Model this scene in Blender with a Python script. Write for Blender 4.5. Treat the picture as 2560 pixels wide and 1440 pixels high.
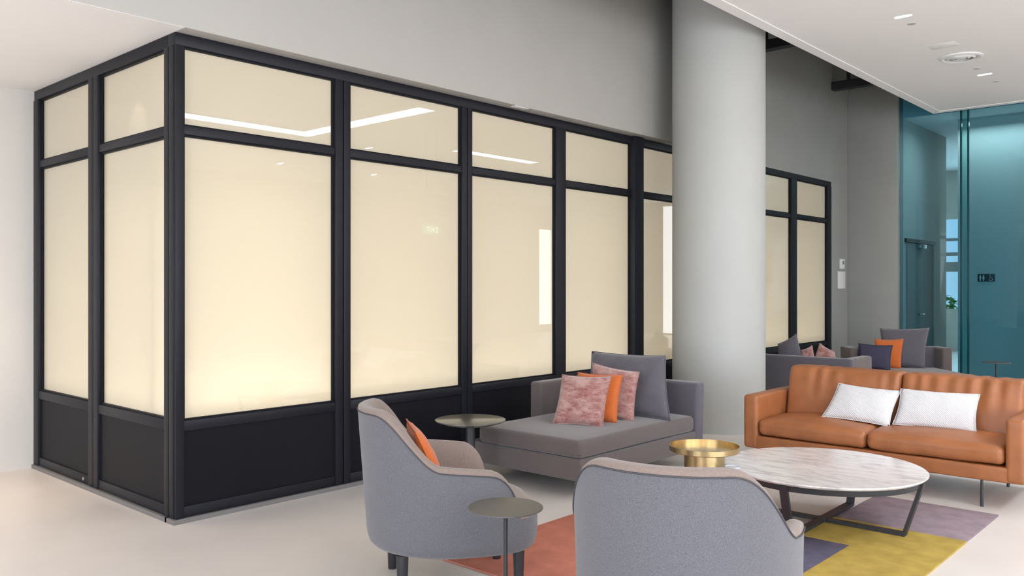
import bpy, bmesh, math, random
from mathutils import Vector, Matrix, noise
for o in list(bpy.data.objects): bpy.data.objects.remove(o)
C = bpy.context.scene.collection
sc = bpy.context.scene
PI = math.pi
random.seed(7)

# ------------------------------------------------------------------ camera
F = 2115.0; YAW = math.atan2(1920, 2115); HC = 1.5; CX = 1280; CY = 712
cam = bpy.data.cameras.new('camera'); cam_o = bpy.data.objects.new('camera', cam); C.objects.link(cam_o)
cam.sensor_width = 36; cam.lens = F / 2560 * 36; cam.shift_y = -8 / 2560
cam_o.location = (0, 0, HC); cam_o.rotation_euler = (PI / 2, 0, YAW); cam.clip_start = .05
sc.camera = cam_o
FW = Vector((-math.sin(YAW), math.cos(YAW), 0)); RT = Vector((math.cos(YAW), math.sin(YAW), 0))
def px(u, v, d):                       # measured point of the photograph at a known depth -> place in the room
    return FW * d + RT * ((u - CX) / F * d) + Vector((0, 0, HC - (v - CY) / F * d))

# ------------------------------------------------------------------ world, exposure, daylight
w = bpy.data.worlds.new('world'); sc.world = w; w.use_nodes = True
nt = w.node_tree; nt.nodes.clear()
out = nt.nodes.new('ShaderNodeOutputWorld'); bg = nt.nodes.new('ShaderNodeBackground')
sky = nt.nodes.new('ShaderNodeTexSky'); sky.sky_type = 'HOSEK_WILKIE'; sky.sun_direction = (.3, -.4, .86); sky.turbidity = 6; sky.ground_albedo = .5
nt.links.new(sky.outputs[0], bg.inputs[0]); bg.inputs[1].default_value = 6.0
nt.links.new(bg.outputs[0], out.inputs[0])
sc.view_settings.view_transform = 'Standard'; sc.view_settings.look = 'None'
sc.view_settings.gamma = 1; sc.view_settings.use_curve_mapping = False
sc.view_settings.exposure = 0.5
sc.cycles.use_denoising = True
sc.cycles.max_bounces = 8; sc.cycles.diffuse_bounces = 5; sc.cycles.glossy_bounces = 4; sc.cycles.transparent_max_bounces = 12
sc.cycles.caustics_reflective = False; sc.cycles.caustics_refractive = False
sc.cycles.sample_clamp_indirect = 8

def area(name, loc, rot, sx, sy, energy, col, spread=PI):
    l = bpy.data.lights.new(name, 'AREA'); l.shape = 'RECTANGLE'; l.size = sx; l.size_y = sy
    l.energy = energy; l.color = col; l.spread = spread
    o = bpy.data.objects.new(name, l); C.objects.link(o); o.location = loc; o.rotation_euler = rot
    return o
def spot(name, loc, energy, col, size=1.2, blend=.8, rot=(0, 0, 0), rad=.04):
    l = bpy.data.lights.new(name, 'SPOT'); l.energy = energy; l.color = col; l.spot_size = size; l.spot_blend = blend
    l.shadow_soft_size = rad
    o = bpy.data.objects.new(name, l); C.objects.link(o); o.location = loc; o.rotation_euler = rot
    return o
DAY = (.88, .935, 1.0); WARM = (1.0, .80, .60); NEUT = (1.0, .955, .91)
RX = 7.0                                # right wall
for y in (-3.2, .4, 4.0):    # daylight through the windows of the right wall
    area('window_daylight', (RX - .02, y, 1.95), (0, PI / 2 + .35, 0), 3.1, 2.8, 135, DAY)
area('window_daylight', (RX - .02, 20.7, 1.75), (0, PI / 2, 0), 3.0, .8, 30, DAY)
area('window_daylight', (2.75, 21.9, 1.95), (PI / 2, 0, PI), 1.4, 3.8, 60, DAY)
for x in (-3.6, 0.2, 4.0):              # daylight through the windows of the wall behind the camera
    area('window_daylight', (x, -5.98, 1.95), (PI / 2 + .35, 0, 0), 2.8, 3.1, 145, DAY)
# ceiling lamps of the lounge (slab ceiling, warm white) and of the lower ceiling at the left
for x in (1.9, 4.8):
    for y in (-4.0, -1.0, 2.6, 5.2, 9.6, 12.0):
        area('ceiling_lamp_light', (x, y, 3.975), (0, 0, 0), .16, .05, 16, NEUT)
for (x, y, e) in ((-6.95, 1.2, 30), (-5.95, 1.55, 24), (-5.9, .1, 34), (-6.9, .1, 38), (-6.4, -1.9, 40), (-6.4, -3.9, 40)):
    spot('downlight_beam', (x, y, 3.05), e, WARM, 1.9, 1.0)
spot('downlight_beam', (-7.0, 2.0, 3.05), 60, WARM, .85, 1.0)

# ------------------------------------------------------------------ materials
def mat(name, col, rough=.5, metal=0, spec=.5, bump=0, bscale=50, var=0, vscale=8, sheen=0, detail=3, coat=0):
    m = bpy.data.materials.new(name); m.use_nodes = True; n = m.node_tree; b = n.nodes['Principled BSDF']
    b.inputs['Base Color'].default_value = (*col, 1); b.inputs['Roughness'].default_value = rough
    b.inputs['Metallic'].default_value = metal; b.inputs['Specular IOR Level'].default_value = spec
    b.inputs['Sheen Weight'].default_value = sheen; b.inputs['Coat Weight'].default_value = coat
    tc = n.nodes.new('ShaderNodeTexCoord')
    if var:
        t = n.nodes.new('ShaderNodeTexNoise'); t.inputs['Scale'].default_value = vscale; t.inputs['Detail'].default_value = detail
        n.links.new(tc.outputs['Object'], t.inputs['Vector'])
        r = n.nodes.new('ShaderNodeValToRGB')
        r.color_ramp.elements[0].position = .3; r.color_ramp.elements[1].position = .7
        r.color_ramp.elements[0].color = (*[c * (1 - var) for c in col], 1)
        r.color_ramp.elements[1].color = (*[min(1, c * (1 + var)) for c in col], 1)
        n.links.new(t.outputs['Fac'], r.inputs[0]); n.links.new(r.outputs[0], b.inputs['Base Color'])
    if bump:
        t2 = n.nodes.new('ShaderNodeTexNoise'); t2.inputs['Scale'].default_value = bscale; t2.inputs['Detail'].default_value = 3
        n.links.new(tc.outputs['Object'], t2.inputs['Vector'])
        bp = n.nodes.new('ShaderNodeBump'); bp.inputs['Strength'].default_value = bump; bp.inputs['Distance'].default_value = .004
        n.links.new(t2.outputs['Fac'], bp.inputs['Height']); n.links.new(bp.outputs[0], b.inputs['Normal'])
    return m
def emit(name, col, s):
    m = bpy.data.materials.new(name); m.use_nodes = True; n = m.node_tree; b = n.nodes['Principled BSDF']
    b.inputs['Base Color'].default_value = (*col, 1); b.inputs['Emission Color'].default_value = (*col, 1); b.inputs['Emission Strength'].default_value = s
    return m
def glass(name, tint, rough=0.0, ior=1.5, gain=1.0):       # thin architectural pane: tinted transparency with a Fresnel reflection
    m = bpy.data.materials.new(name); m.use_nodes = True; n = m.node_tree; n.nodes.clear()
    o = n.nodes.new('ShaderNodeOutputMaterial'); mx = n.nodes.new('ShaderNodeMixShader')
    tr = n.nodes.new('ShaderNodeBsdfTransparent'); tr.inputs[0].default_value = (*tint, 1)
    gl = n.nodes.new('ShaderNodeBsdfGlossy'); gl.inputs['Roughness'].default_value = rough
    fr = n.nodes.new('ShaderNodeFresnel'); ge = n.nodes.new('ShaderNodeNewGeometry'); mr = n.nodes.new('ShaderNodeMapRange')
    mr.inputs['To Min'].default_value = ior; mr.inputs['To Max'].default_value = 1 / ior      # same Fresnel from either side of the thin pane
    n.links.new(ge.outputs['Backfacing'], mr.inputs['Value']); n.links.new(mr.outputs[0], fr.inputs['IOR'])
    n.links.new(fr.outputs[0], mx.inputs[0]); n.links.new(tr.outputs[0], mx.inputs[1]); n.links.new(gl.outputs[0], mx.inputs[2])
    n.links.new(mx.outputs[0], o.inputs[0]); return m

M_wall = mat('painted_wall_white', (.62, .59, .555), .7, bump=.1, bscale=120)
M_grey = mat('painted_wall_grey', (.33, .335, .315), .75, var=.03, vscale=2)
M_bulk = mat('bulkhead_paint_grey', (.43, .415, .385), .7, var=.02, vscale=2)
M_colp = mat('column_paint_grey', (.43, .435, .415), .6, var=.02, vscale=2)
M_ceil = mat('ceiling_paint_white', (.90, .885, .88), .8)
M_dark = mat('void_ceiling_charcoal', (.10, .095, .11), .8)
M_beam = mat('beam_black', (.02, .02, .025), .6)
M_floor = mat('polished_beige_floor', (.65, .60, .56), .38, var=.05, vscale=1.6, detail=6, spec=.4)
M_frame = mat('black_metal_frame', (.0095, .010, .0145), .45, spec=.26)
M_panel = mat('black_metal_panel', (.0065, .0065, .0095), .5, spec=.16)
M_plinth = mat('grey_floor_trim', (.16, .15, .145), .6)
def film():                             # cream interlayer behind the glass, lit from the cavity; an added emission stands in for part of that light
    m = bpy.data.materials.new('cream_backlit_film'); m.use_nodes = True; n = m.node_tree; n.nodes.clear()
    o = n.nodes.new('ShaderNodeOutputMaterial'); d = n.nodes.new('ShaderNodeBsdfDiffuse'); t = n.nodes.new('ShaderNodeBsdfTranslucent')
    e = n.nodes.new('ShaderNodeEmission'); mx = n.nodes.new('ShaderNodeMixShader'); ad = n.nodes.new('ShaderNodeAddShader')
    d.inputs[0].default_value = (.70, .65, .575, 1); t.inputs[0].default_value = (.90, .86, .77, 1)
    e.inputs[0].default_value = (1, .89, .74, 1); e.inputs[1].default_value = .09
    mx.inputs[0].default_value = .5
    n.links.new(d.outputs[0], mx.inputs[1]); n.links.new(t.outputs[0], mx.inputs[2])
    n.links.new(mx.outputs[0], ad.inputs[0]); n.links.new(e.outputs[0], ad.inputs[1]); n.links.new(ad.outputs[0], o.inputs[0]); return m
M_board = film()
M_cavity = mat('cavity_white', (.75, .70, .6), .9)
M_pane = glass('clear_glass', (.97, .97, .95), 0.0, 1.45)
M_teal = glass('teal_glass', (.535, .745, .81), 0.0, 1.38)
M_tealedge = mat('teal_glass_edge', (.004, .05, .07), .2)
M_melange = mat('blue_grey_melange_wool', (.120, .117, .130), .95, var=.34, vscale=420, bump=.35, bscale=420, sheen=.25, spec=.2)
M_taupe = mat('taupe_upholstery', (.22, .168, .145), .95, var=.12, vscale=190, bump=.25, bscale=260, sheen=.25, spec=.2)
M_chaise = mat('grey_taupe_fabric', (.112, .090, .087), .92, var=.08, vscale=160, bump=.2, bscale=240, sheen=.3, spec=.2)
M_chaiseback = mat('slate_grey_fabric', (.100, .091, .108), .92, var=.08, vscale=160, bump=.2, bscale=240, sheen=.3, spec=.2)
M_seam = mat('dark_seam', (.06, .055, .062), .9)
M_leather = mat('tan_leather', (.315, .112, .040), .45, var=.13, vscale=7, bump=.22, bscale=30, spec=.45, detail=5)
M_orange = mat('orange_fabric', (.52, .125, .03), .9, var=.08, vscale=60, bump=.2, bscale=200, sheen=.2, spec=.2)
M_navy = mat('navy_fabric', (.055, .05, .085), .9, var=.1, vscale=60, spec=.2)
M_black = mat('black_powder_coat', (.022, .023, .027), .45)
M_blacktop = mat('matte_black_top', (.085, .078, .072), .38, spec=.6)
M_darktop = mat('bronze_black_top', (.10, .095, .08), .22, spec=.8)
M_leg = mat('black_stained_wood', (.02, .02, .024), .4)
M_brass = mat('brushed_brass', (.56, .42, .22), .26, metal=1.0, bump=.05, bscale=40)
M_plastic = mat('white_plastic', (.8, .8, .8), .5)
M_lcd = mat('grey_screen', (.2, .22, .22), .3)
M_lamp = emit('lamp_glow', (1, .98, .95), 22)
M_strip = emit('led_strip_glow', (.90, .95, 1), 14)
M_vent = mat('diffuser_white', (.82, .83, .82), .5)
M_ventgrey = mat('sprinkler_cover_grey', (.5, .5, .5), .5)
M_door = mat('grey_door', (.30, .30, .29), .6)
M_steel = mat('steel', (.45, .45, .45), .35, metal=1)
M_sign = mat('sign_black', (.015, .02, .03), .4)
M_icon = mat('sign_white', (.8, .8, .8), .5)
M_disc = mat('clear_pale_disc', (.70, .72, .76), .15, spec=.6)

def velvet():                            # pink distressed velvet
    m = mat('pink_distressed_velvet', (.5, .25, .22), .85, sheen=.5, spec=.2, bump=.3, bscale=120)
    n = m.node_tree; b = n.nodes['Principled BSDF']; tc = n.nodes['Texture Coordinate']
    mp = n.nodes.new('ShaderNodeMapping'); mp.inputs['Scale'].default_value = (1, 1, 2.2); n.links.new(tc.outputs['Generated'], mp.inputs[0])
    t = n.nodes.new('ShaderNodeTexNoise'); t.inputs['Scale'].default_value = 3.2; t.inputs['Detail'].default_value = 12; t.inputs['Roughness'].default_value = .78
    n.links.new(mp.outputs[0], t.inputs['Vector'])
    r = n.nodes.new('ShaderNodeValToRGB'); e = r.color_ramp.elements
    e[0].position = .40; e[0].color = (.24, .085, .075, 1); e[1].position = .58; e[1].color = (.42, .255, .23, 1)
    n.links.new(t.outputs['Fac'], r.inputs[0]); n.links.new(r.outputs[0], b.inputs['Base Color']); return m
M_pink = velvet()
def ribbed():                            # white pillow cloth with fine wavy ribs
    m = mat('white_ribbed_cotton', (.66, .65, .665), .9, spec=.2)
    n = m.node_tree; b = n.nodes['Principled BSDF']; tc = n.nodes['Texture Coordinate']
    wv = n.nodes.new('ShaderNodeTexWave'); wv.bands_direction = 'DIAGONAL'; wv.inputs['Scale'].default_value = 34; wv.inputs['Distortion'].default_value = 1.6; wv.inputs['Detail Scale'].default_value = .6
    n.links.new(tc.outputs['Object'], wv.inputs['Vector'])
    bp = n.nodes.new('ShaderNodeBump'); bp.inputs['Strength'].default_value = .5; bp.inputs['Distance'].default_value = .005
    n.links.new(wv.outputs['Fac'], bp.inputs['Height']); n.links.new(bp.outputs[0], b.inputs['Normal'])
    return m
M_rib = ribbed()
def marble():
    m = mat('white_veined_marble', (.8, .78, .76), .16, spec=.5)
    n = m.node_tree; b = n.nodes['Principled BSDF']; tc = n.nodes['Texture Coordinate']
    mp = n.nodes.new('ShaderNodeMapping'); mp.inputs['Rotation'].default_value = (0, 0, .55); mp.inputs['Scale'].default_value = (3.6, 11, 1)
    n.links.new(tc.outputs['Object'], mp.inputs[0])
    t = n.nodes.new('ShaderNodeTexNoise'); t.inputs['Scale'].default_value = 1.7; t.inputs['Detail'].default_value = 9; t.inputs['Roughness'].default_value = .62; t.inputs['Distortion'].default_value = .5
    n.links.new(mp.outputs[0], t.inputs['Vector'])
    r = n.nodes.new('ShaderNodeValToRGB'); e = r.color_ramp.elements
    e[0].position = .30; e[0].color = (.42, .39, .38, 1); e[1].position = .60; e[1].color = (.72, .69, .675, 1)
    k = r.color_ramp.elements.new(.49); k.color = (.65, .62, .61, 1)
    n.links.new(t.outputs['Fac'], r.inputs[0]); n.links.new(r.outputs[0], b.inputs['Base Color']); return m
M_marble = marble()
def pile(name, col):
    return mat(name, col, .98, var=.14, vscale=9, bump=.6, bscale=300, sheen=0, spec=.1, detail=6)

# ------------------------------------------------------------------ mesh helpers
def obj(name, bm, m, parent=None, smooth=False, auto=None):
    me = bpy.data.meshes.new(name); bmesh.ops.recalc_face_normals(bm, faces=bm.faces[:]); bm.to_mesh(me); bm.free()
    if smooth: me.shade_smooth()
    if auto is not None:
        me.shade_smooth()
        try: me.set_sharp_from_angle(angle=auto)
        except Exception: pass
    me.materials.append(m)
    o = bpy.data.objects.new(name, me); C.objects.link(o)
    if parent: o.parent = parent
    return o
def thing(name, label, cat, loc=(0, 0, 0), rz=0, group=None):
    o = bpy.data.objects.new(name, None); C.objects.link(o); o.location = loc; o.rotation_euler = (0, 0, rz)
    o['label'] = label; o['category'] = cat
    if group: o['group'] = group
    return o
def tag(o, label, cat, group=None):
    o['label'] = label; o['category'] = cat
    if group: o['group'] = group
    return o
def struct(o, label=None):
    o['kind'] = 'structure'
    if label: o['label'] = label
    return o
def empty(name, loc=(0, 0, 0)):
    o = bpy.data.objects.new(name, None); C.objects.link(o); o.location = loc; return o
def bx(bm, x0, x1, y0, y1, z0, z1):
    vs = [bm.verts.new((x, y, z)) for z in (z0, z1) for x, y in ((x0, y0), (x1, y0), (x1, y1), (x0, y1))]
    for f in ((3, 2, 1, 0), (4, 5, 6, 7), (0, 1, 5, 4), (1, 2, 6, 5), (2, 3, 7, 6), (3, 0, 4, 7)): bm.faces.new([vs[i] for i in f])
    return vs
def box(name, x0, x1, y0, y1, z0, z1, m, parent=None, bev=0, seg=2):
    bm = bmesh.new(); bx(bm, min(x0, x1), max(x0, x1), min(y0, y1), max(y0, y1), min(z0, z1), max(z0, z1))
    if bev: bmesh.ops.bevel(bm, geom=bm.edges[:], offset=bev, segments=seg, affect='EDGES', profile=.5)
    return obj(name, bm, m, parent, auto=.6 if bev else None)
def lathe(bm, prof, n=48, c=(0, 0), cap=True):
    rings = []
    for r, z in prof:
        if r < 1e-6: rings.append([bm.verts.new((c[0], c[1], z))])
        else: rings.append([bm.verts.new((c[0] + r * math.cos(2 * PI * i / n), c[1] + r * math.sin(2 * PI * i / n), z)) for i in range(n)])
    for a, b in zip(rings, rings[1:]):
        for i in range(n):
            j = (i + 1) % n
            if len(a) == 1 and len(b) == 1: continue
            if len(a) == 1: bm.faces.new((a[0], b[i], b[j]))
            elif len(b) == 1: bm.faces.new((a[i], a[j], b[0]))
            else: bm.faces.new((a[i], a[j], b[j], b[i]))
    return bm
def lath(name, prof, m, parent=None, n=48, c=(0, 0), auto=.5):
    bm = bmesh.new(); lathe(bm, prof, n, c); return obj(name, bm, m, parent, auto=auto)
def tube(bm, pts, r, n=8, closed=False):
    pts = [Vector(p) for p in pts]; rings = []; N = len(pts)
    up = Vector((0, 0, 1)); prev = None
    for i, p in enumerate(pts):
        a = pts[(i - 1) % N] if (closed or i > 0) else p; b = pts[(i + 1) % N] if (closed or i < N - 1) else p
        t = (b - a).normalized()
        if prev is None:
            s = t.cross(up) if abs(t.z) < .95 else t.cross(Vector((1, 0, 0)))
        else: s = prev - t * prev.dot(t)
        s.normalize(); prev = s; q = t.cross(s)
        rings.append([bm.verts.new(p + (s * math.cos(2 * PI * k / n) + q * math.sin(2 * PI * k / n)) * r) for k in range(n)])
    R = list(zip(rings, rings[1:])) + ([(rings[-1], rings[0])] if closed else [])
    for a, b in R:
        for k in range(n): bm.faces.new((a[k], a[(k + 1) % n], b[(k + 1) % n], b[k]))
    if not closed: bm.faces.new(rings[0][::-1]); bm.faces.new(rings[-1])
    return bm
def axis_pts(h, r, n):
    arc = [-h + r * (1 - math.cos(a * PI / 8)) for a in range(0, 5)]
    arc = [-h + r * (1 - math.cos(a * PI / 8)) * 1.0 for a in range(5)]
    mid = [-(h - r) + 2 * (h - r) * i / n for i in range(1, n)]
    return arc + mid + [-x for x in arc[::-1]]
def soft_box(name, sx, sy, sz, r, m, parent=None, crown=0, dent=0, nz=0, nscale=3, seed=0, n=12, disp=None, taper=0, belly=0):
    """box cushion, centred on its own origin, rounded by r, top and bottom crowned, with soft creases"""
    h = (sx / 2, sy / 2, sz / 2); rr = min(r, h[0] * .98, h[1] * .98, h[2] * .98)
    ax = [axis_pts(h[i], rr, n if i < 2 or sz > .3 else 4) for i in range(3)]
    bm = bmesh.new(); vm = {}
    def V(p):
        k = tuple(round(c, 5) for c in p)
        if k in vm: return vm[k]
        P = Vector(p); I = Vector([max(-(h[i] - rr), min(h[i] - rr, P[i])) for i in range(3)])
        D = P - I
        if D.length > 1e-9:
            D.normalize(); Q = I + D * rr
        else: Q = P
        fx = max(0, 1 - (Q.x / h[0]) ** 2); fy = max(0, 1 - (Q.y / h[1]) ** 2); fz = max(0, 1 - (Q.z / h[2]) ** 2)
        s = 1 if Q.z > 0 else -1
        q = Q.copy()
        q.z += s * crown * (fx * fy) ** 1.0 * (abs(Q.z) / h[2]) * (1 if s > 0 else .3)
        q.y += (1 if Q.y > 0 else -1) * belly * (fx * fz) ** .6 * (abs(Q.y) / h[1])
        if nz: q += Vector((noise.noise(Q * nscale + Vector((seed, 0, 0))), noise.noise(Q * nscale + Vector((0, seed + 5, 0))), noise.noise(Q * nscale + Vector((0, 0, seed + 9))))) * nz
        if disp: q = disp(q, Q, h)
        vm[k] = bm.verts.new(q); return vm[k]
    for a in range(3):
        b, c = (a + 1) % 3, (a + 2) % 3
        for s in (-1, 1):
            for i in range(len(ax[b]) - 1):
                for j in range(len(ax[c]) - 1):
                    P = []
                    for (ii, jj) in ((i, j), (i + 1, j), (i + 1, j + 1), (i, j + 1)):
                        p = [0, 0, 0]; p[a] = s * h[a]; p[b] = ax[b][ii]; p[c] = ax[c][jj]; P.append(V(p))
                    if len(set(P)) == 4: bm.faces.new(P)
    return obj(name, bm, m, parent, smooth=True)
def pillow_mesh(corners, th, n=22, pinch=.07, nz=.006, seed=0):
    """soft pillow between four corner points BL, BR, TR, TL: sides bow in, middle swells, edge seam"""
    BL, BR, TR, TL = [Vector(c) for c in corners]
    nrm = ((BR - BL).cross(TL - BL)).normalized()
    bm = bmesh.new(); front = {}; back = {}; seam = []
    for i in range(n + 1):
        for j in range(n + 1):
            a = -1 + 2 * i / n; b = -1 + 2 * j / n
            a2 = a * (1 - pinch * (1 - b * b) * abs(a) ** 3); b2 = b * (1 - pinch * (1 - a * a) * abs(b) ** 3)
            u = (a2 + 1) / 2; v = (b2 + 1) / 2
            p = BL * (1 - u) * (1 - v) + BR * u * (1 - v) + TR * u * v + TL * (1 - u) * v
            t = th / 2 * (max(0, (1 - a * a)) ** .5 * max(0, (1 - b * b)) ** .5) ** .85
            w_ = nz * (noise.noise(p * 9 + Vector((seed, 0, 0))) + .5 * noise.noise(p * 22 + Vector((seed, 3, 0)))) * (1 - max(abs(a), abs(b)) ** 6)
            edge = i in (0, n) or j in (0, n)
            front[i, j] = bm.verts.new(p + nrm * (t + w_))
            back[i, j] = front[i, j] if edge else bm.verts.new(p - nrm * (t - w_ * .5))
            if edge: front[i, j].co = p
    for i in range(n):
        for j in range(n):
            bm.faces.new((front[i, j], front[i + 1, j], front[i + 1, j + 1], front[i, j + 1]))
            bm.faces.new((back[i, j + 1], back[i + 1, j + 1], back[i + 1, j], back[i, j]))
    rim = [front[i, 0].co.copy() for i in range(n)] + [front[n, j].co.copy() for j in range(n)] + [front[i, n].co.copy() for i in range(n, 0, -1)] + [front[0, j].co.copy() for j in range(n, 0, -1)]
    return bm, rim
def pillow(name, corners, th, m, label=None, cat='cushion', group=None, parent=None, pr=.004, mp=None, **k):
    """a pillow as a thing of its own: cover + piping, origin at its lowest edge"""
    base = (Vector(corners[0]) + Vector(corners[1])) / 2
    if parent is None:
        root = thing(name, label, cat, base, 0, group)
    else:
        root = parent; base = Vector((0, 0, 0))
    cs = [Vector(c) - base for c in corners]
    bm, rim = pillow_mesh(cs, th, **k)
    obj('cover', bm, m, root, smooth=True)
    b2 = bmesh.new(); tube(b2, rim, pr, 6, closed=True); obj('piping', b2, mp or m, root, smooth=True)
    return root

# ------------------------------------------------------------------ room shell
XP = -5.117; YP = 2.503; ZP = 3.084; XW = -7.57
struct(box('floor', -9, 9, -7, 23, -.2, 0, M_floor))
struct(box('wall_left', XW - .2, XW, -6.2, YP + .2, 0, 3.3, M_wall))
struct(box('wall_back', -8, -5.9, -6.2, -6.0, 0, 5.1, M_wall)); struct(box('wall_back', 5.6, 7.2, -6.2, -6.0, 0, 5.1, M_wall))
struct(box('wall_back', -5.9, 5.6, -6.2, -6.0, 3.55, 5.1, M_wall)); struct(box('wall_back', -5.9, 5.6, -6.2, -6.0, 0, .3, M_wall))
struct(box('wall_right', RX, RX + .2, -6.2, 22, 3.55, 5.1, M_wall)); struct(box('wall_right', RX, RX + .2, -6.2, 22, 0, .35, M_wall))
struct(box('wall_right', RX, RX + .2, 5.9, 22, .35, 3.55, M_wall))
struct(box('wall_end', -2.2, RX, 22, 22.2, 0, 5.1, M_wall))
struct(box('ceiling', -2.2, RX, 13.26, 22, 4.0, 5.1, M_ceil)); struct(box('wall_right', RX, RX + .2, -6.2, -4.7, .35, 3.55, M_wall))
# ceilings
struct(box('ceiling', XW, -4.991, -6, YP, 3.084, 3.3, M_ceil), 'low white ceiling over the left corridor')
slab = struct(box('ceiling', -3.745, RX, -6, 13.26, 4.0, 5.1, M_ceil), 'large white ceiling slab over the lounge')
box('edge_bead', -3.742, -3.62, -6, 13.257, 3.992, 4.0, M_ceil, slab)
box('edge_bead', -3.62, RX, 13.14, 13.257, 3.992, 4.0, M_ceil, slab)
struct(box('ceiling', -5.5, -3.745, -6, 13.9, 5.0, 5.15, M_dark), 'dark ceiling of the slot above the glazed partition')
struct(box('ceiling', -3.745, -2.2, 13.26, 13.9, 4.7, 5.1, M_dark), 'dark strip of ceiling before the teal glass')
struct(box('ceiling', XW, -5.5, YP, YP + .5, 3.0845, 3.3, M_ceil))
# bulkhead above the partition: stands proud of it as far as the column
struct(box('wall_bulkhead', -5.5, -4.99, -6, 8.15, 3.0850, 5.0, M_bulk, bev=.002), 'grey bulkhead above the glazed partition')
struct(box('wall_bulkhead', -5.5, XP, 8.15, 13.75, ZP, 5.0, M_grey), 'grey wall above the far partition')
struct(box('wall_far', -5.5, XP, 12.95, 13.75, 0, ZP, M_grey), 'grey wall between the far partition and the corner')
struct(box('wall_far', XP, -4.36, 13.62, 13.9, 0, 5.0, M_grey, bev=.01), 'grey wall left of the teal glass')
def beam(y):
    b = box('ceiling_beam', -5.117, -3.75, y, y + .14, 4.50, 4.62, M_beam)
    h = [box('hanger', x, x + .04, y + .05, y + .09, 4.62, 5.0, M_beam, b) for x in (-4.9, -4.0)]
    return b
tag(beam(10.15), 'black bar across the ceiling slot just right of the column top', 'beam')
tag(beam(12.95), 'black bar across the ceiling slot above the far grey wall', 'beam')

# ------------------------------------------------------------------ glazed partition
def pbox(face, name, a0, a1, d0, d1, z0, z1, m, parent, bev=0):
    """a = position along the face, d = depth behind (+) or proud of (-) the face plane"""
    if face == 'long': return box(name, XP - d1, XP - d0, a0, a1, z0, z1, m, parent, bev)
    return box(name, a0, a1, YP + d0, YP + d1, z0, z1, m, parent, bev)
def partition(face, name, a_start, a_end, posts, plinth=True):
    root = struct(empty(name))
    B = .004
    pbox(face, 'top_rail', a_start, a_end, 0, .10, 3.006, ZP, M_frame, root, B)
    pbox(face, 'plinth', a_start - (.02 if face == 'long' else 0), a_end + (.02 if face != 'long' else 0), -.02, .1, 0, .03, M_plinth, root)
    for (p0, p1, kind) in posts:
        if kind == 'double':
            mid = p0 + (p1 - p0) * .52
            pbox(face, 'mullion', p0, mid - .004, -.006, .06, .03, 3.006, M_frame, root, B)
            pbox(face, 'mullion', mid + .004, p1, -.006, .06, .03, 3.006, M_frame, root, B)
            pbox(face, 'joint_strip', mid - .004, mid + .004, .01, .1, .03, 3.006, M_panel, root)
        elif kind == 'deep':
            pbox(face, 'mullion', p0, p1, -.045, .1, .03, ZP - .001, M_frame, root, B)
        else:
            pbox(face, 'mullion', p0, p1, -.006, .06, .03, 3.006, M_frame, root, B)
    for (_, g0, _k), (g1, _, _k2) in zip(posts, posts[1:]):
        if g1 - g0 < .2: continue
        pbox(face, 'transom', g0, g1, 0, .09, 2.450, 2.505, M_frame, root, B)
        pbox(face, 'sill_rail', g0, g1, -.002, .09, .575, .640, M_frame, root, B)
        pbox(face, 'bottom_rail', g0, g1, 0, .09, .03, .10, M_frame, root, B)
        pbox(face, 'lower_panel', g0, g1, .014, .05, .10, .575, M_panel, root)
        for (z0, z1) in ((.640, 2.450), (2.505, 3.006)):
            bd = bmesh.new(); T = .012
            # slim inner bead around each pane
            for (a0, a1, b0, b1) in ((g0, g0 + T, z0, z1), (g1 - T, g1, z0, z1), (g0 + T, g1 - T, z0, z0 + T), (g0 + T, g1 - T, z1 - T, z1)):
                if face == 'long': bx(bd, XP - .037, XP - .015, a0, a1, b0, b1)
                else: bx(bd, a0, a1, YP + .015, YP + .037, b0, b1)
            obj('glazing_bead', bd, M_panel, root)
            pbox(face, 'glass_pane', g0 + .006, g1 - .006, .026, .032, z0 + .006, z1 - .006, M_pane, root)
        pbox(face, 'backing_film', g0, g1, .038, .040, .60, 3.05, M_board, root)
    return root
long_posts = [(2.503, 2.560, 'plain'), (3.713, 3.849, 'double'), (5.008, 5.128, 'double'), (6.262, 6.408, 'plain'), (7.526, 7.701, 'deep'),
              (8.83, 8.96, 'double'), (10.12, 10.25, 'plain'), (11.51, 11.697, 'plain'), (12.80, 12.95, 'plain')]
p1 = partition('long', 'window_1', 2.503, 12.95, long_posts)
p1['label'] = 'long black framed partition with backlit cream glass'
short_posts = [(-7.565, -7.46, 'plain'), (-6.456, -6.286, 'double'), (-5.262, -5.135, 'double')]
p2 = partition('short', 'window_2', -7.565, -5.218, short_posts)
p2['label'] = 'short black framed partition with backlit cream glass'
box('cavity_end', -7.56, -5.40, YP + .375, YP + .40, .03, 3.07, M_cavity, p2)
box('cavity_floor', -5.45, XP - .06, 2.62, 12.9, .29, .30, M_cavity, p1)
box('cavity_floor', -7.5, -5.3, YP + .06, YP + .40, .29, .30, M_cavity, p2)
box('cavity_roof', -5.5, XP - .1, 2.62, 12.9, 3.07, 3.085, M_cavity, p1)
box('cavity_roof', -7.5, -5.3, YP + .1, YP + .38, 3.07, 3.085, M_cavity, p2)
box('cavity_side', -5.52, -5.50, YP + .05, YP + .4, .3, 3.07, M_cavity, p2)
box('cavity_back', XP - .42, XP - .395, YP + .07, 12.94, .03, 3.07, M_cavity, p1)
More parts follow.
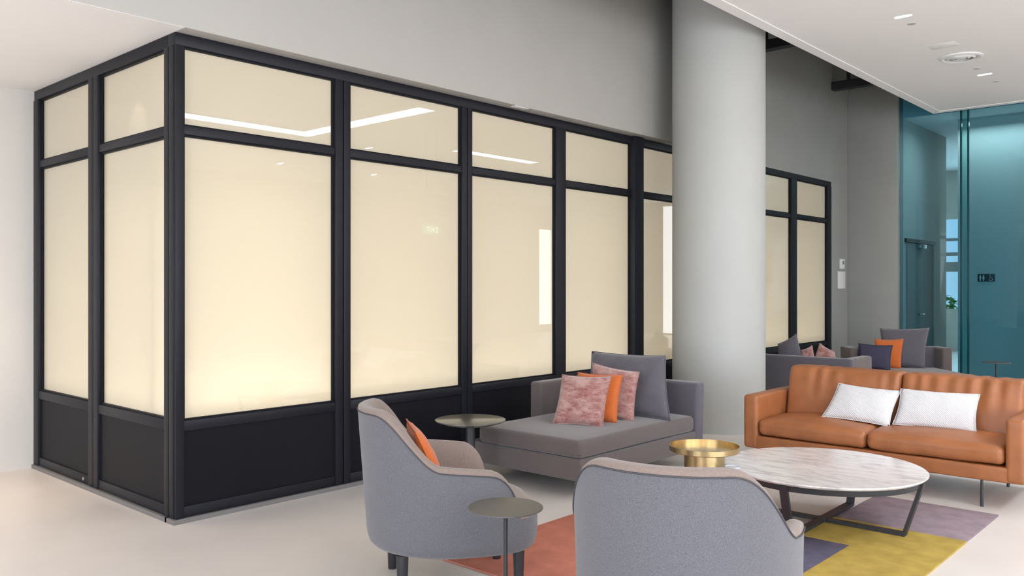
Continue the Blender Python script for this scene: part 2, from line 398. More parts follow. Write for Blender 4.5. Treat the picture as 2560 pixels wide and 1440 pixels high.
# lamps in the cavity behind the panes: a wash panel added behind the film to brighten it and a linear lamp at the foot of each bay, and spots
CW = (1.0, .955, .89)
for (_, g0, _k), (g1, _, _k2) in zip(long_posts, long_posts[1:]):
    c = (g0 + g1) / 2; w_ = g1 - g0
    dim = (1.0, .62, .54, .48, .30, .45, .5, .5)[[p[1] for p in long_posts].index(g0)]
    area('bay_foot_light', (XP - .25, c, .33), (0, PI, 0), .16, w_, 7.5 * w_ * dim, CW)
    area('bay_wash_light', (XP - .38, c, 1.5), (0, -PI / 2, 0), 1.5, w_ * .8, 2.6 * w_ * dim, CW)
    if c < 4: spot('bay_spot_light', (XP - .16, c - .1, 2.86), 5, (1, .93, .85), 1.1, .5, (0, .25, 0), .02)
for (a, b, s_) in ((-7.46, -6.456, .8), (-6.286, -5.262, 1.1)):
    c = (a + b) / 2; w_ = b - a
    area('bay_foot_light', (c, YP + .25, .33), (PI, 0, 0), w_, .16, 4.2 * s_, CW)
    area('bay_wash_light', (c, YP + .36, 1.4), (-PI / 2, 0, 0), w_ * .8, 1.5, 1.6 * s_, CW)
    if s_ > 1: spot('bay_spot_light', (c + .05, YP + .16, 2.86), 4, (1, .9, .75), 1.1, .6, (-.25, 0, 0), .02)
o = lath('floor_stud', [(0, 0), (.013, 0), (.013, .004), (.008, .007), (0, .007)], M_steel, None, 16)
o.location = (-6.551, YP - .0005, .066); o.rotation_euler = (PI / 2, 0, 0); o.parent = p2
tag(box('air_slot', -5.06, -4.995, 5.55, 5.73, 3.079, 3.085, M_plastic, None, .002), 'small pale slot plate under the bulkhead above the third bay', 'vent')

# ------------------------------------------------------------------ column
col = tag(lath('column', [(.478, 0), (.478, 5.0)], M_colp, None, 96, (-4.387, 8.07)), 'thick round grey column beside the tan sofa', 'column')

# ------------------------------------------------------------------ teal glass front and the corridor behind it
tg = struct(empty('window_3'), 'tall teal glass front at the far end')
box('glass_pane', -4.355, -3.487, 13.70, 13.712, 0.02, 4.69, M_teal, tg)
box('glass_pane', -3.389, -2.2, 13.70, 13.712, 0.02, 4.69, M_teal, tg)
box('glass_pane', -3.487, -3.389, 13.705, 13.709, 0.02, 4.69, glass('paler_teal_glass', (.42, .70, .74), 0, 1.3), tg)
box('glass_edge', -3.497, -3.475, 13.69, 13.722, 0.0, 4.69, M_tealedge, tg)
box('glass_edge', -3.401, -3.379, 13.69, 13.722, 0.0, 4.69, M_tealedge, tg)
box('glass_edge', -4.362, -4.352, 13.69, 13.722, 0.0, 4.69, M_steel, tg)
struct(box('wall_corridor', -4.56, -4.36, 13.9, 16.2, 0, 4.1, M_wall), 'corridor wall behind the teal glass')
struct(box('wall_restroom', -3.56, -2.2, 14.6, 14.8, 0, 4.1, M_wall), 'wall behind the teal glass that carries the restroom sign')
struct(box('wall_restroom', -2.2, -2.05, 13.7, 22, 0, 5, M_wall))
struct(box('wall_restroom', -3.76, -3.56, 14.6, 21, 0, 4.1, M_wall))
struct(box('ceiling', -9, -2.2, 13.9, 21.2, 4.1, 5.1, M_ceil), 'corridor ceiling behind the teal glass')
struct(box('wall_end', -9, -3.5, 21.0, 21.15, 0, .95, M_wall), 'end wall of the corridor below its window')
struct(box('wall_end', -9, -3.5, 21.0, 21.15, 3.0, 4.1, M_wall), 'end wall of the corridor above its window')
struct(box('wall_end', -9, -5.72, 21.0, 21.15, .95, 3.0, M_wall))
struct(box('wall_end', -9.0, -8.8, 16, 21.0, 0, 4.1, M_wall)); struct(box('wall_end', -9.0, -4.56, 16.2, 16.3, 0, 4.1, M_wall))
ew = struct(empty('window_4'), 'bright far window seen through the teal glass')
for z0, z1 in ((2.50, 2.56), (2.16, 2.24), (1.80, 2.02)): box('window_rail', -5.72, -3.76, 21.0, 21.1, z0, z1, M_door, ew)
box('mullion', -5.10, -5.02, 21.0, 21.1, .95, 3.0, M_door, ew); box('mullion', -4.4, -4.33, 21.0, 21.1, .95, 3.0, M_door, ew)
struct(box('wall_outside', -16, 2, 27, 27.3, 0, 6, mat('added_pale_facade', (.85, .85, .84), .8)), 'pale facade added outside the far corridor window to brighten it')  # white facade added so the view through the window looks bright
d1 = struct(empty('door_1'), 'grey door with closer in the corridor behind the teal glass')
box('door_leaf', -4.36, -4.335, 14.03, 15.35, .01, 2.16, M_door, d1)
box('door_frame', -4.36, -4.32, 13.95, 15.45, 2.17, 2.23, M_sign, d1); box('door_frame', -4.36, -4.32, 15.37, 15.45, 0, 2.17, M_wall, d1)
box('door_closer', -4.335, -4.26, 14.45, 14.75, 2.09, 2.15, M_steel, d1, .004)
bm = bmesh.new(); tube(bm, [(-4.335, 14.55, 1.02), (-4.28, 14.55, 1.02), (-4.28, 14.68, 1.02)], .011, 8); obj('door_handle', bm, M_steel, d1, smooth=True)
for y, e_ in ((14.25, 9), (18.0, 60)): area('corridor_fill_light', (-3.9 if y > 15 else -3.3, y, 3.95), (0, 0, 0), 1.2, .3, e_, NEUT)  # unseen lamps, here and below, added to brighten the corridor and restroom wall
area('corridor_fill_light', (-2.8, 14.2, 3.95), (0, 0, 0), 1, .3, 5, DAY)
area('corridor_window_light', (-4.8, 20.95, 2.0), (PI / 2, 0, PI), 1.8, 1.9, 60, DAY)
# restroom sign
rs = thing('restroom_sign', 'small black restroom sign with man, woman and wheelchair symbols behind teal glass', 'sign', (-3.358, 14.598, 1.55))
box('plate', -.118, .118, -.008, 0, 0, .118, M_sign, rs, .001)
def icon_person(cx, skirt):
    bm = bmesh.new(); y0, y1 = -.010, -.008
    bx(bm, cx - .007, cx + .007, y0, y1, .088, .102)
    if skirt:
        vs = [bm.verts.new(p) for p in ((cx - .008, y0, .084), (cx + .008, y0, .084), (cx + .018, y0, .045), (cx - .018, y0, .045))]; bm.faces.new(vs)
    else: bx(bm, cx - .012, cx + .012, y0, y1, .05, .084)
    bx(bm, cx - .009, cx - .002, y0, y1, .014, .05); bx(bm, cx + .002, cx + .009, y0, y1, .014, .05)
    return obj('symbol', bm, M_icon, rs)
icon_person(-.082, False); icon_person(-.038, True)
bm = bmesh.new(); tube(bm, [(.062 + .022 * math.cos(a * PI / 8), -.0095, .036 + .022 * math.sin(a * PI / 8)) for a in range(-10, 6)], .0028, 6)
tube(bm, [(.052, -.0095, .088), (.054, -.0095, .058), (.078, -.0095, .056), (.088, -.0095, .022), (.096, -.0095, .024)], .003, 6)
bx(bm, .046, .058, -.010, -.008, .092, .104); obj('symbol', bm, M_icon, rs)
# thermostat and switch plate on the far grey wall
th_ = thing('thermostat', 'small white thermostat with grey display above blank plate on far grey wall', 'thermostat', (XP, 13.36, 1.75))
box('casing', 0, .022, -.085, .085, 0, .155, M_plastic, th_, .004); box('display', .022, .025, -.01, .05, .07, .125, M_lcd, th_)
tag(box('wall_plate', XP, XP + .012, 13.205, 13.495, 1.44, 1.71, M_plastic, None, .003), 'blank white rectangular plate on far grey wall below the thermostat', 'plate')

# ------------------------------------------------------------------ ceiling fittings
def bar_lamp(x, y, label):
    t = thing('ceiling_light', label, 'ceiling light', (x, y, 4.0), .0, 'slot downlights in the slab ceiling')
    bm = bmesh.new(); L = .076; W_ = .026
    def ring(k, z, seg=8):
        pts = []
        for s in (1, -1):
            for a in range(seg + 1):
                an = -PI / 2 + PI * a / seg if s > 0 else PI / 2 + PI * a / seg
                pts.append(((L - W_) * s + (W_ * k) * math.cos(an), W_ * k * math.sin(an), z))
        return pts
    lo = [bm.verts.new(p) for p in ring(1, -.004)]; hi = [bm.verts.new(p) for p in ring(1, 0)]
    bm.faces.new(lo)
    for i in range(len(lo)): bm.faces.new((lo[i], lo[(i + 1) % len(lo)], hi[(i + 1) % len(lo)], hi[i]))
    obj('diffuser', bm, M_lamp, t)
    bm = bmesh.new(); tube(bm, [(p[0], p[1], -.002) for p in ring(1.12, 0)], .003, 6, True); obj('trim_ring', bm, M_vent, t)
    return t
bar_lamp(-2.598, 8.276, 'lit slot downlight nearest the top right corner of the ceiling')
bar_lamp(-2.595, 11.208, 'lit slot downlight beyond the round air diffuser')
# other lamps of the same ceiling, out of frame but mirrored in the panes
av = thing('air_diffuser', 'round white air diffuser with concentric cones in the ceiling', 'vent', (-2.592, 10.19, 4.0))
lath('outer_ring', [(.215, 0), (.215, -.012), (.19, -.02), (.165, -.012), (.165, 0)], M_vent, av, 48)
lath('cone', [(.158, -.001), (.125, -.024), (.12, -.022), (.14, -.001)], M_vent, av, 48)
lath('cone', [(.108, -.001), (.075, -.022), (.07, -.02), (.09, -.001)], M_vent, av, 48)
lath('centre_disc', [(0, -.018), (.05, -.018), (.055, -.001)], M_vent, av, 32)
lath('recess', [(0, -.0005), (.165, -.0005), (.165, 0)], M_ventgrey, av, 32)
for (x, y, l) in ((-2.611, 8.566, 'small round grey cover in the ceiling next to the nearer downlight'), (-2.594, 10.846, 'tiny grey ceiling cover between diffuser and farther downlight'), (-2.582, 11.686, 'tiny grey ceiling cover beyond the farther downlight')):
    t = thing('sprinkler_cover', l, 'sprinkler', (x, y, 4.0), 0, 'small round ceiling covers')
    lath('cover_disc', [(0, -.006), (.034, -.006), (.038, -.001), (.038, 0)], M_ventgrey, t, 24); lath('rim', [(.044, -.001), (.044, -.003), (.038, -.003), (.038, -.001)], M_vent, t, 24)
hp = tag(box('access_panel', -2.74, -2.47, 9.47, 9.68, 3.9985, 4.0, M_ceil, None, .0004), 'faint square access panel in the ceiling before the air diffuser', 'panel')
# linear LED lamps in the slab ceiling (seen mirrored in the panes)
def led(x0, x1, y0, y1, l):
    t = thing('linear_light', l, 'ceiling light', ((x0 + x1) / 2, (y0 + y1) / 2, 4.0), 0, 'linear lights in the slab ceiling')
    hx, hy = (x1 - x0) / 2, (y1 - y0) / 2
    box('diffuser', -hx, hx, -hy, hy, -.012, -.002, M_strip, t); 
    bm = bmesh.new(); e = .012
    for b in ((-hx - e, -hx, -hy - e, hy + e), (hx, hx + e, -hy - e, hy + e), (-hx, hx, -hy - e, -hy), (-hx, hx, hy, hy + e)): bx(bm, *b, -.014, 0)
    obj('housing', bm, M_vent, t)
led(1.45, 1.80, 4.2, 7.875, 'long linear ceiling light mirrored in the first pane')
led(-1.35, 1.80, 7.9, 8.22, 'cross linear ceiling light mirrored in the second pane')
led(.87, 1.12, 10.9, 13.1, 'far linear ceiling light mirrored in the third pane')
# exit sign (mirrored in the second bay)
es = thing('exit_sign', 'green hanging exit sign mirrored in the glass partition', 'sign', (.14, 9.5, 2.34))
box('lightbox', -.02, .02, -.17, .17, 0, .15, emit('exit_sign_green', (.10, .45, .28), 1.6), es, .003)
box('rod', -.005, .005, -.12, -.11, .15, 1.66, M_steel, es); box('rod', -.005, .005, .11, .12, .15, 1.66, M_steel, es)
cu = bpy.data.curves.new('lettering', 'FONT'); cu.body = 'EXIT'; cu.size = .13; cu.align_x = 'CENTER'; cu.extrude = .001
to = bpy.data.objects.new('lettering', cu); C.objects.link(to); dg = bpy.context.evaluated_depsgraph_get(); me = bpy.data.meshes.new_from_object(to.evaluated_get(dg))
bpy.data.objects.remove(to); me.materials.clear(); me.materials.append(emit('exit_sign_white', (1, 1, 1), 3))
lt = bpy.data.objects.new('lettering', me); C.objects.link(lt); lt.parent = es; lt.location = (-.022, 0, .03); lt.rotation_euler = (PI / 2, 0, -PI / 2)

# windows behind the camera and in the right wall (mirrored in the glass)
wn = 5
for y in (-3.2, .4, 4.0):
    r = struct(empty('window_%d' % wn)); wn += 1
    for a, b in ((y - 1.8, y - 1.5), (y + 1.5, y + 1.8)): box('mullion', RX - .02, RX + .1, a, b, .35, 3.55, M_wall, r)
    for z in (1.15, 2.55): box('window_bar', RX - .06, RX - .03, y - 1.5, y + 1.5, z, z + .07, M_door, r)
for x in (-3.6, .2, 4.0):
    r = struct(empty('window_%d' % wn)); wn += 1
    box('mullion', x - 1.9, x - 1.5, -6.1, -5.97, .3, 3.55, M_wall, r)
    for z in (1.15, 2.55): box('window_bar', x - 1.5, x + 1.5, -5.96, -5.93, z, z + .07, M_door, r)

hd = bmesh.new()
for k in range(1500):
    p = Vector((random.uniform(-7.2, -4.0), random.uniform(23.2, 24.0), random.uniform(.1, 1.15) + random.uniform(0, .25) * math.sin(k)))
    a_ = random.uniform(0, PI); q_ = Matrix.Rotation(a_, 3, 'Z') @ Matrix.Rotation(random.uniform(0, PI), 3, 'X')
    hd.faces.new([hd.verts.new(p + q_ @ Vector(c)) for c in ((-.09, 0, 0), (0, -.05, .01), (.09, 0, 0), (0, .05, .01))])
hdo = obj('hedge', hd, mat('green_leaves', (.12, .33, .05), .6, var=.3, vscale=3)); hdo['kind'] = 'stuff'
tag(hdo, 'green hedge outside the far window behind the teal glass', 'hedge')

# ------------------------------------------------------------------ rug
rug = thing('rug', 'multicoloured block pattern rug under the marble coffee table', 'rug', (-2.37, 4.66, 0))
def field(name, x0, x1, y0, y1, m, l):
    o = box(name, x0 + 2.37, x1 + 2.37, y0 - 4.66, y1 - 4.66, 0, .011, m, rug, .004, 2); o['label'] = l
field('coral_field', -3.405, -2.135, 3.158, 4.88, pile('coral_pile', (.50, .185, .13)), 'coral pile field')
field('slate_field', -2.135, -1.822, 3.158, 4.88, pile('slate_pile', (.115, .105, .155)), 'slate blue pile field')
bm = bmesh.new()
pts = [(-1.822, 3.158), (-1.348, 3.158), (-1.348, 5.41), (-2.135, 5.41), (-2.135, 4.88), (-1.822, 4.88)]
lo = [bm.verts.new((x + 2.37, y - 4.66, 0)) for x, y in pts]; hi = [bm.verts.new((x + 2.37, y - 4.66, .012)) for x, y in pts]
bm.faces.new(hi); bm.faces.new(lo[::-1])
for i in range(6): bm.faces.new((lo[i], lo[(i + 1) % 6], hi[(i + 1) % 6], hi[i]))
obj('mustard_field', bm, pile('mustard_pile', (.42, .30, .075)), rug)['label'] = 'mustard yellow pile field'
field('mauve_field', -2.12, -1.348, 5.41, 6.18, pile('mauve_pile', (.265, .205, .23)), 'mauve grey pile field')

# ------------------------------------------------------------------ coffee table
tc_ = thing('coffee_table', 'round white marble coffee table with black crossed flat-bar base', 'table', (-2.138, 5.268, 0.012))
H = .348; R = .607
lath('marble_top', [(0, H - .018), (R - .012, H - .018), (R - .001, H - .008), (R, H - .003), (R - .003, H), (0, H)], M_marble, tc_, 128, auto=.6)
lath('rim_band', [(R - .035, H - .055), (R - .028, H - .055), (R - .022, H - .02), (R - .03, H - .02), (R - .035, H - .055)], M_black, tc_, 128)
def flat_bar(name, pts, w_, t, parent):
    """flat bar swept along pts; w_ across (perpendicular to the vertical plane of the bar), t thick"""
    P = [Vector(p) for p in pts]; d = (P[-1] - P[0]); d.z = 0
    d = Vector((P[0].x, P[0].y, 0)).normalized(); s = Vector((-d.y, d.x, 0)) * w_ / 2
    bm = bmesh.new(); rings = []
    for i, p in enumerate(P):
        t0 = (P[i] - P[i - 1]).normalized() if i else None; t1 = (P[i + 1] - P[i]).normalized() if i < len(P) - 1 else None
        tt = (t0 + t1).normalized() if (t0 and t1) else (t0 or t1)
        nn = tt.cross(s.normalized()).normalized(); k = t / 2
        if t0 and t1: k /= max(.4, math.cos(t0.angle(t1) / 2))
        rings.append([bm.verts.new(p + s + nn * k), bm.verts.new(p - s + nn * k), bm.verts.new(p - s - nn * k), bm.verts.new(p + s - nn * k)])
    for a, b in zip(rings, rings[1:]):
        for k in range(4): bm.faces.new((a[k], a[(k + 1) % 4], b[(k + 1) % 4], b[k]))
    bm.faces.new(rings[0]); bm.faces.new(rings[-1][::-1])
    return obj(name, bm, M_black, parent)
for k in range(4):
    a = math.radians(1 + 90 * k); c, s = math.cos(a), math.sin(a)
    flat_bar('leg', [(c * (R - .015), s * (R - .015), H - .02), (c * .49, s * .49, .011), (c * .03, s * .03, .011)], .048, .020, tc_)
lath('hub', [(0, .001), (.035, .001), (.035, .024), (0, .024)], M_black, tc_, 24)
lath('leg_joint', [(R - .03, H - .022), (R - .02, H - .022), (R - .02, H - .017), (R - .03, H - .017), (R - .03, H - .022)], M_black, tc_, 64)
dk = thing('coaster', 'small pale round disc on the marble table next to the brass table', 'coaster', (-2.525, 4.822, .3605))
lath('disc', [(0, 0), (.046, 0), (.05, .003), (.046, .006), (0, .006)], M_disc, dk, 32); lath('raised_rim', [(.044, .006), (.05, .006), (.05, .009), (.044, .009), (.044, .006)], M_disc, dk, 32)

# ------------------------------------------------------------------ brass side table
bt = thing('brass_side_table', 'polished brass drum side table with a raised tray rim', 'table', (px(1761, 1113, 5.3).x, px(1761, 1113, 5.3).y, 0))
HB = .495; RB = .217
lath('pedestal', [(0, .0), (.122, 0), (.125, .004), (.125, HB - .034), (0, HB - .034)], M_brass, bt, 64)
lath('tray', [(0, HB - .034), (RB - .003, HB - .034), (RB, HB - .031), (RB, HB), (RB - .004, HB), (RB - .004, HB - .029), (0, HB - .029)], M_brass, bt, 96)

# ------------------------------------------------------------------ side tables
def thin_table(loc, label):
    t = thing('pedestal_table', label, 'table', loc, 0, 'thin black pedestal side tables')
    lath('top', [(0, .541), (.154, .541), (.161, .544), (.161, .548), (.158, .550), (0, .550)], M_blacktop, t, 64)
    lath('pole', [(0, .006), (.009, .006), (.009, .541), (0, .541)], M_black, t, 16)
    lath('base_plate', [(0, 0), (.14, 0), (.14, .005), (.135, .008), (0, .008)], M_black, t, 48)
    return t
thin_table((-2.458, 2.667, 0), 'thin round black side table in front of the left armchair')
thin_table((-2.588, 11.711, 0), 'thin black side table far off by the teal glass')
dt = thing('round_pedestal_table', 'dark round side table with a chamfered edge between partition and grey chaise', 'table', (-4.345, 4.337, 0))
lath('top', [(0, .495), (.19, .495), (.245, .512), (.256, .519), (.256, .524), (.252, .526), (0, .526)], M_darktop, dt, 72)
lath('pole', [(0, .01), (.034, .01), (.034, .495), (0, .495)], M_black, dt, 32)
lath('base_plate', [(0, 0), (.17, 0), (.17, .006), (.15, .012), (0, .012)], M_black, dt, 48)

# ------------------------------------------------------------------ armchairs
def tub_chair(loc, rz, label, group):
    t = thing('tub_armchair', label, 'armchair', loc, rz, group)
    N = 120; zb = .215
    def plan(i):
        """closed outline, local +Y is forward; returns point and outward normal"""
        a = 2 * PI * i / N
        c, s = math.cos(a), math.sin(a)
        if s < 0: return Vector((.405 * math.copysign(abs(c) ** .97, c), .43 * -(abs(s) ** .98), 0))
        return Vector((.405 * math.copysign(abs(c) ** .60, c), .405 * abs(s) ** .60, 0))
    P = [plan(i) for i in range(N)]
    Nn = []
    for i in range(N):
        tt = (P[(i + 1) % N] - P[(i - 1) % N]).normalized(); Nn.append(Vector((tt.y, -tt.x, 0)))
    def sm(x): x = max(0, min(1, x)); return x * x * (3 - 2 * x)
    def Hh(y):
        if y < -.10: return .652 + (.905 - .652) * sm((-.10 - y) / .27) 
        if y < .10: return .652 - .022 * (y + .10) / .2
        if y < .255: return .41 + .22 * math.sqrt(max(0, 1 - ((y - .10) / .155) ** 2))
        return .41
    Hs = [Hh(P[i].y) for i in range(N)]
    def off(i, inset, z):
        k = max(0, (z - .3)) / .6; lean = -.045 * k * max(0, min(1, -P[i].y / .3 + .2))
        p = P[i] - Nn[i] * inset; return Vector((p.x * (1 + .03 * k * (P[i].y < .2)), p.y + lean, z))
    # outer shell
    bm = bmesh.new(); cols = []
    for i in range(N):
        top = Hs[i] - .02; c = []
        prof = [(.10, zb), (.06, zb + .002), (.03, zb + .012), (.012, zb + .03), (.003, zb + .06), (0, zb + .09)]
        prof += [(0, zb + .09 + (top - zb - .09) * k / 8) for k in range(1, 9)]
        cols.append([bm.verts.new(off(i, a, z)) for a, z in prof])
    for i in range(N):
        j = (i + 1) % N
        for k in range(len(cols[0]) - 1): bm.faces.new((cols[i][k], cols[j][k], cols[j][k + 1], cols[i][k + 1]))
    cb = bm.verts.new((0, 0, zb))
    for i in range(N): bm.faces.new((cb, cols[(i + 1) % N][0], cols[i][0]))
    obj('outer_shell', bm, M_melange, t, smooth=True)
    # rim and inner shell, only around the back and arms
    idx = [i for i in range(N) if P[i].y < .262]
    i0 = [k for k in range(len(idx)) if idx[k] - idx[k - 1] > 1]
    if i0: idx = idx[i0[0]:] + idx[:i0[0]]
    bm = bmesh.new(); cols = []
    T = .085
    for i in idx:
        top = Hs[i]; tk = T * (1 if P[i].y < .1 else max(.35, math.sqrt(max(0, 1 - ((P[i].y - .1) / .175) ** 2))))
        c = []
        prof = [(.001, top - .020), (.004, top - .006), (.014, top), (.03, top + .004), (tk * .6, top + .002), (tk * .85, top - .012), (tk, top - .04)]
        zin = .36
        for k in range(1, 7):
            z = top - .04 + (zin - top + .04) * k / 6
            prof.append((tk + .012 * math.sin(PI * k / 6), min(z, top - .04)))
        cols.append([bm.verts.new(off(i, a, z)) for a, z in prof])
    for a, b in zip(cols, cols[1:]):
        for k in range(len(a) - 1): bm.faces.new((a[k], b[k], b[k + 1], a[k + 1]))
    obj('inner_shell', bm, M_taupe, t, smooth=True)
    bm = bmesh.new(); tube(bm, [off(i, -.002, Hs[i] - .021) for i in idx], .0032, 6); obj('piping', bm, M_seam, t, smooth=True)
    # seat cushion
    bm = bmesh.new(); rings = []
    for (ins, z) in ((.02, .34), (.004, .36), (.002, .39), (.012, .412), (.05, .425), (.12, .432), (.22, .436)):
        rings.append([bm.verts.new(Vector((P[i].x * (1 - ins / .385) * (.80 if P[i].y < .2 and 0 else 1), P[i].y * (1 - ins / .405), z)) + (Vector((0, 0, 0)))) for i in range(N)])
        for i, v in enumerate(rings[-1]):
            if P[i].y < .24:
                q = sm((.30 - P[i].y) / .12); v.co.x *= 1 - .16 * q; 
                if P[i].y < 0: v.co.y *= .84
    for a, b in zip(rings, rings[1:]):
        for i in range(N): bm.faces.new((a[i], a[(i + 1) % N], b[(i + 1) % N], b[i]))
    cv = bm.verts.new((0, 0, .438))
    for i in range(N): bm.faces.new((rings[-1][i], rings[-1][(i + 1) % N], cv))
    obj('seat', bm, M_taupe, t, smooth=True)
    for (x, y) in ((.25, -.28), (-.25, -.28), (.25, .285), (-.25, .285)):
        o = lath('leg', [(0, 0), (.021, 0), (.022, .003), (.029, zb + .01), (0, zb + .01)], M_leg, t, 24); o.location = (x, y, 0)
        g = lath('foot_glide', [(0, 0), (.018, 0), (.018, .004), (0, .004)], M_steel, o, 16); g.location = (0, 0, -.001)
    return t
def cam_loc(r, d): return tuple(FW * d + RT * r)
ch1 = tub_chair(cam_loc(-.303, 4.30), math.radians(55.7 - 90), 'grey tub armchair in side view with an orange cushion, left of the rug', 'grey tub armchairs')
ch2 = tub_chair(cam_loc(.655, 3.17), math.radians(109.5 - 90), 'grey tub armchair seen from behind in the foreground', 'grey tub armchairs')
# orange cushion leaning inside the left armchair
f1 = Vector((math.cos(math.radians(55.7)), math.sin(math.radians(55.7)), 0)); s1 = Vector((f1.y, -f1.x, 0)); c1 = Vector(cam_loc(-.303, 4.30))
def lc(f, s, z): return c1 + f1 * f + s1 * s + Vector((0, 0, z))
pillow('orange_cushion', [lc(-.06, .235, .455), lc(-.06, -.165, .455), lc(-.215, -.165, .80), lc(-.215, .235, .80)], .095, M_orange, 'orange cushion leaning inside the left tub armchair', seed=3)

# ------------------------------------------------------------------ chaises
def chaise(loc, rz, label, W=1.12, L=1.66, arms=('left',), arm_len=.92, mat_s=None):
    """local: back along +Y end, width along X; origin at floor, centre of the front edge; sitter looks to -Y"""
    ms = mat_s or M_chaise
    t = thing('chaise_sofa', label, 'sofa', loc, rz, 'grey chaise sofas')
    hw = W / 2; T = .13
    def bxc(name, x0, x1, y0, y1, z0, z1, r, m, **k):
        o = soft_box(name, x1 - x0, y1 - y0, z1 - z0, r, m, t, n=k.pop('n', 8), **k); o.location = ((x0 + x1) / 2, (y0 + y1) / 2, (z0 + z1) / 2); return o
    xl = -hw + (T if 'left' in arms else 0); xr = hw - (T if 'right' in arms else 0)
    bxc('base', -hw + .01, hw - .01, 0, L - .02, .138, .292, .015, ms)
    bxc('seat_cushion', xl - .0, xr - .005, -.012, L - T - .01, .298, .425, .035, ms, crown=.018, nz=.004, nscale=3)
    def backdisp(q, Q, h):
        s = (Q.z + h[2]) / (2 * h[2]); q.y += .03 * s; return q
    bxc('back_panel', -hw, hw, L - T, L, .15, .69, .03, M_chaiseback if mat_s is None else ms, disp=backdisp)
    for a in arms:
        if a == 'left': bxc('arm_panel', -hw - .001, -hw + T, L - arm_len, L - T * .3, .15, .69, .03, ms)
        else: bxc('arm_panel', hw - T, hw + .001, L - arm_len, L - T * .3, .15, .69, .03, ms)
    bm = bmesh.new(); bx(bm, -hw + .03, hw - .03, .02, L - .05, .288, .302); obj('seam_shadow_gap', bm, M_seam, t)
    for (x, y) in ((-hw + .07, .09), (hw - .07, .075), (-hw + .07, L - .1), (hw - .07, L - .1)):
        o = lath('leg', [(0, 0), (.013, 0), (.013, .004), (.009, .008), (.009, .142), (0, .142)], M_black, t, 16); o.location = (x, y, 0)
    return t
chaise((-4.11, 4.625, 0), 0, 'grey chaise sofa between the partition and the tan sofa with pink cushions')
chaise((-4.0, 10.30, 0), PI, 'grey chaise sofa seen from behind, right of the round column', L=1.0, arm_len=.6)
uc = px(2226, 860, 11.2)
ang = math.radians(40)
fdir = Vector((math.sin(ang), -math.cos(ang), 0))
pc = Vector((uc.x, uc.y, 0)) + fdir * 1.62
chaise(tuple(pc), ang, 'grey daybed sofa far off before the teal glass, with an orange cushion', W=1.30, L=1.62, arms=('left', 'right'), arm_len=.34)

def cush_px(name, pix, th, m, label, group=None, **k):
    return pillow(name, [px(*p) for p in pix], th, m, label, group=group, **k)
def seatpt(u, z, d):                     # point above the seat at height z and depth d
    return px(u, CY + (HC - z) / d * F, d)
def cush(name, bl, br, tr, tl, th, m, label, **k):   # each corner = (u, z, depth)
    return pillow(name, [seatpt(*c) for c in (bl, br, tr, tl)], th, m, label, **k)
# near chaise: big grey back cushion, pink, orange, pink
cush('back_cushion', (1462, .435, 7.18), (1676, .43, 6.66), (1664, .908, 7.02), (1480, .918, 7.40), .19, M_chaiseback, 'large grey back cushion standing on the chaise behind pink cushions', pinch=.05, nz=.022, seed=5, pr=.005)
cush('pink_cushion', (1470, .44, 6.80), (1584, .43, 6.60), (1598, .800, 6.78), (1482, .855, 6.98), .10, M_pink, 'pink velvet cushion farther back, leaning on the grey back cushion', group='pink velvet cushions on the near chaise', seed=11)
cush('orange_cushion', (1440, .44, 6.62), (1541, .43, 6.50), (1556, .795, 6.62), (1445, .80, 6.76), .14, M_orange, 'orange cushion squeezed between two pink velvet cushions on the chaise', seed=21, nz=.01)
cush('pink_cushion', (1381, .435, 6.46), (1507, .43, 6.34), (1528, .795, 6.50), (1406, .795, 6.64), .12, M_pink, 'pink velvet cushion in front, nearest the partition on the chaise', group='pink velvet cushions on the near chaise', seed=31)
# chaise seen from behind: cushions showing above its back
cush('grey_cushion', (1944, .50, 9.95), (2020, .50, 9.80), (1990, .925, 9.90), (1945, .80, 10.0), .16, M_chaiseback, 'slate grey cushion peeking over the chaise back beside the column', seed=41)
cush('pink_cushion', (2000, .46, 9.75), (2046, .46, 9.70), (2030, .80, 9.80), (2004, .74, 9.85), .09, M_pink, 'small pink cushion tip over the far chaise back, left of another', group='pink cushions on the far chaise', seed=43)
cush('pink_cushion', (2018, .46, 9.9), (2100, .46, 9.7), (2086, .72, 9.85), (2050, .815, 9.95), .10, M_pink, 'pink cushion tip over the far chaise back, right of another', group='pink cushions on the far chaise', seed=45)
# daybed before the teal glass
cush('back_cushion', (2200, .43, 11.05), (2312, .43, 10.8), (2324, .935, 11.1), (2200, .92, 11.25), .16, M_chaiseback, 'large grey back cushion standing on the far daybed', seed=51)
cush('orange_cushion', (2188, .43, 10.9), (2252, .43, 10.75), (2259, .80, 10.95), (2186, .79, 11.05), .10, M_orange, 'orange cushion on the far daybed behind a navy one', seed=53)
cush('navy_cushion', (2146, .43, 10.75), (2226, .43, 10.5), (2232, .735, 10.7), (2146, .745, 10.9), .12, M_navy, 'dark navy cushion in front of the orange one on the far daybed', seed=55)

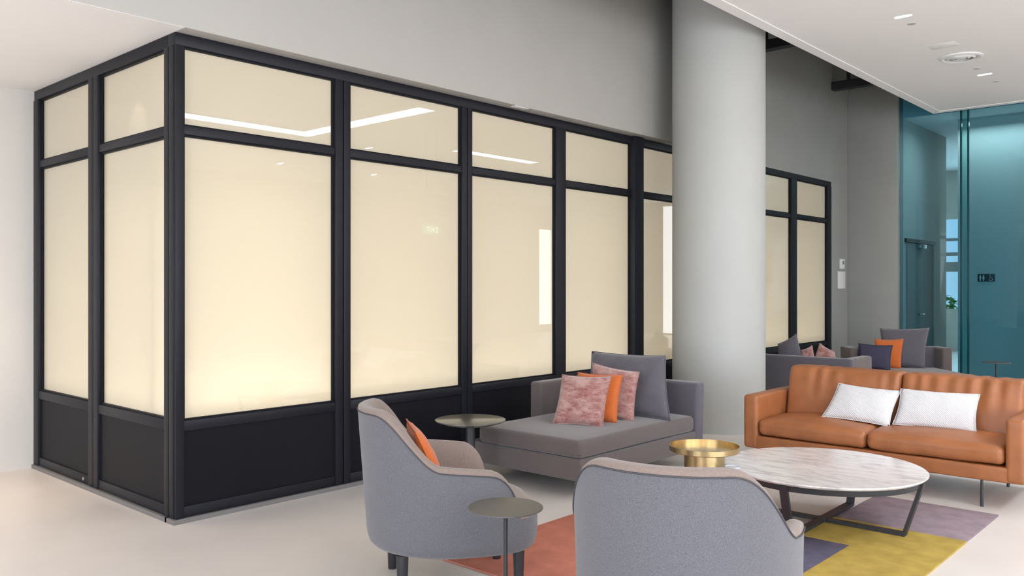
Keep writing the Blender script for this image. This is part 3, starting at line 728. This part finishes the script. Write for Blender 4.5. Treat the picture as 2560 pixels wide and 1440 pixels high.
# ------------------------------------------------------------------ tan leather sofa
sf = thing('leather_sofa', 'tan leather two seat sofa on thin black legs', 'sofa', (-2.23, 6.35, 0))
def sb(name, x0, x1, y0, y1, z0, z1, r, parent=sf, **k):
    o = soft_box(name, x1 - x0, y1 - y0, z1 - z0, r, M_leather, parent, **k); o.location = ((x0 + x1) / 2, (y0 + y1) / 2, (z0 + z1) / 2); return o
XL, XR_ = -1.0, 1.0
sb('base', XL + .10, XR_ - .10, .005, .86, .182, .285, .012)
sb('arm', XL, XL + .122, 0, .84, .182, .610, .028, crown=.004)
sb('arm', XR_ - .122, XR_, 0, .84, .182, .610, .028, crown=.004)
sb('back_frame', XL + .10, XR_ - .10, .74, .86, .26, .64, .03)
def seatdisp(seed):
    def f(q, Q, h):
        fr = max(0, -Q.y / h[1]); q.z += -.010 * fr ** 4 * max(0, Q.z / h[2])
        q.y -= .005 * math.sin(Q.x * 9 + seed) * fr ** 3
        e = abs(Q.x) / h[0]; q.z += .006 * noise.noise(Vector((Q.x * 14, Q.y * 5, seed))) * (e > .6)
        return q
    return f
sb('seat_cushion', XL + .124, -.032, -.005, .70, .292, .425, .045, crown=.032, nz=.006, nscale=4, seed=2, n=22, disp=seatdisp(1))
sb('seat_cushion', -.024, XR_ - .124, -.005, .70, .292, .425, .045, crown=.032, nz=.006, nscale=4, seed=8, n=22, disp=seatdisp(4))
def backdisp2(seed, amp):
    def f(q, Q, h):
        s = (Q.z + h[2]) / (2 * h[2])
        q.y += .11 * s * 1.0 - .05                                # leans back
        g = math.sin(Q.x * 52 + 5 * noise.noise(Vector((Q.x * 4, seed, 0)))) * max(0, noise.noise(Vector((Q.x * 3.2, seed * 2, 1))) + .35)
        if Q.y < 0: q.y += amp * g * max(0, s - .35) * 1.5
        q.z += amp * .22 * g * max(0, s - .8) * 5 + .003 * math.cos(Q.x / h[0] * 4 + seed) * s
        q.y += -.008 * noise.noise(Vector((Q.x * 5, Q.z * 3, seed)))
        return q
    return f
sb('back_cushion', XL + .13, -.0 + .035, .54, .73, .40, .815, .034, belly=.026, nz=.006, nscale=5, seed=3, n=64, disp=backdisp2(2, .016))
sb('back_cushion', .045, XR_ - .12, .54, .73, .40, .815, .034, belly=.026, nz=.006, nscale=5, seed=6, n=64, disp=backdisp2(7, .024))
for (x, y) in ((-.72, .05), (.735, .03), (-.72, .78), (.735, .78)):
    o = lath('leg', [(0, 0), (.011, 0), (.009, .184), (0, .184)], M_black, sf, 16); o.location = (x, y, 0)
cush('white_pillow', (2055, .455, 6.72), (2223, .435, 6.36), (2252, .68, 6.52), (2097, .70, 6.86), .10, M_rib, 'white ribbed lumbar pillow on the sofa, the left one, tilted', group='white pillows on the leather sofa', pinch=.06, seed=61)
cush('white_pillow', (2231, .445, 6.40), (2441, .435, 6.04), (2450, .702, 6.16), (2252, .698, 6.52), .10, M_rib, 'white ribbed lumbar pillow on the sofa, the right one beside its twin', group='white pillows on the leather sofa', pinch=.06, seed=65)
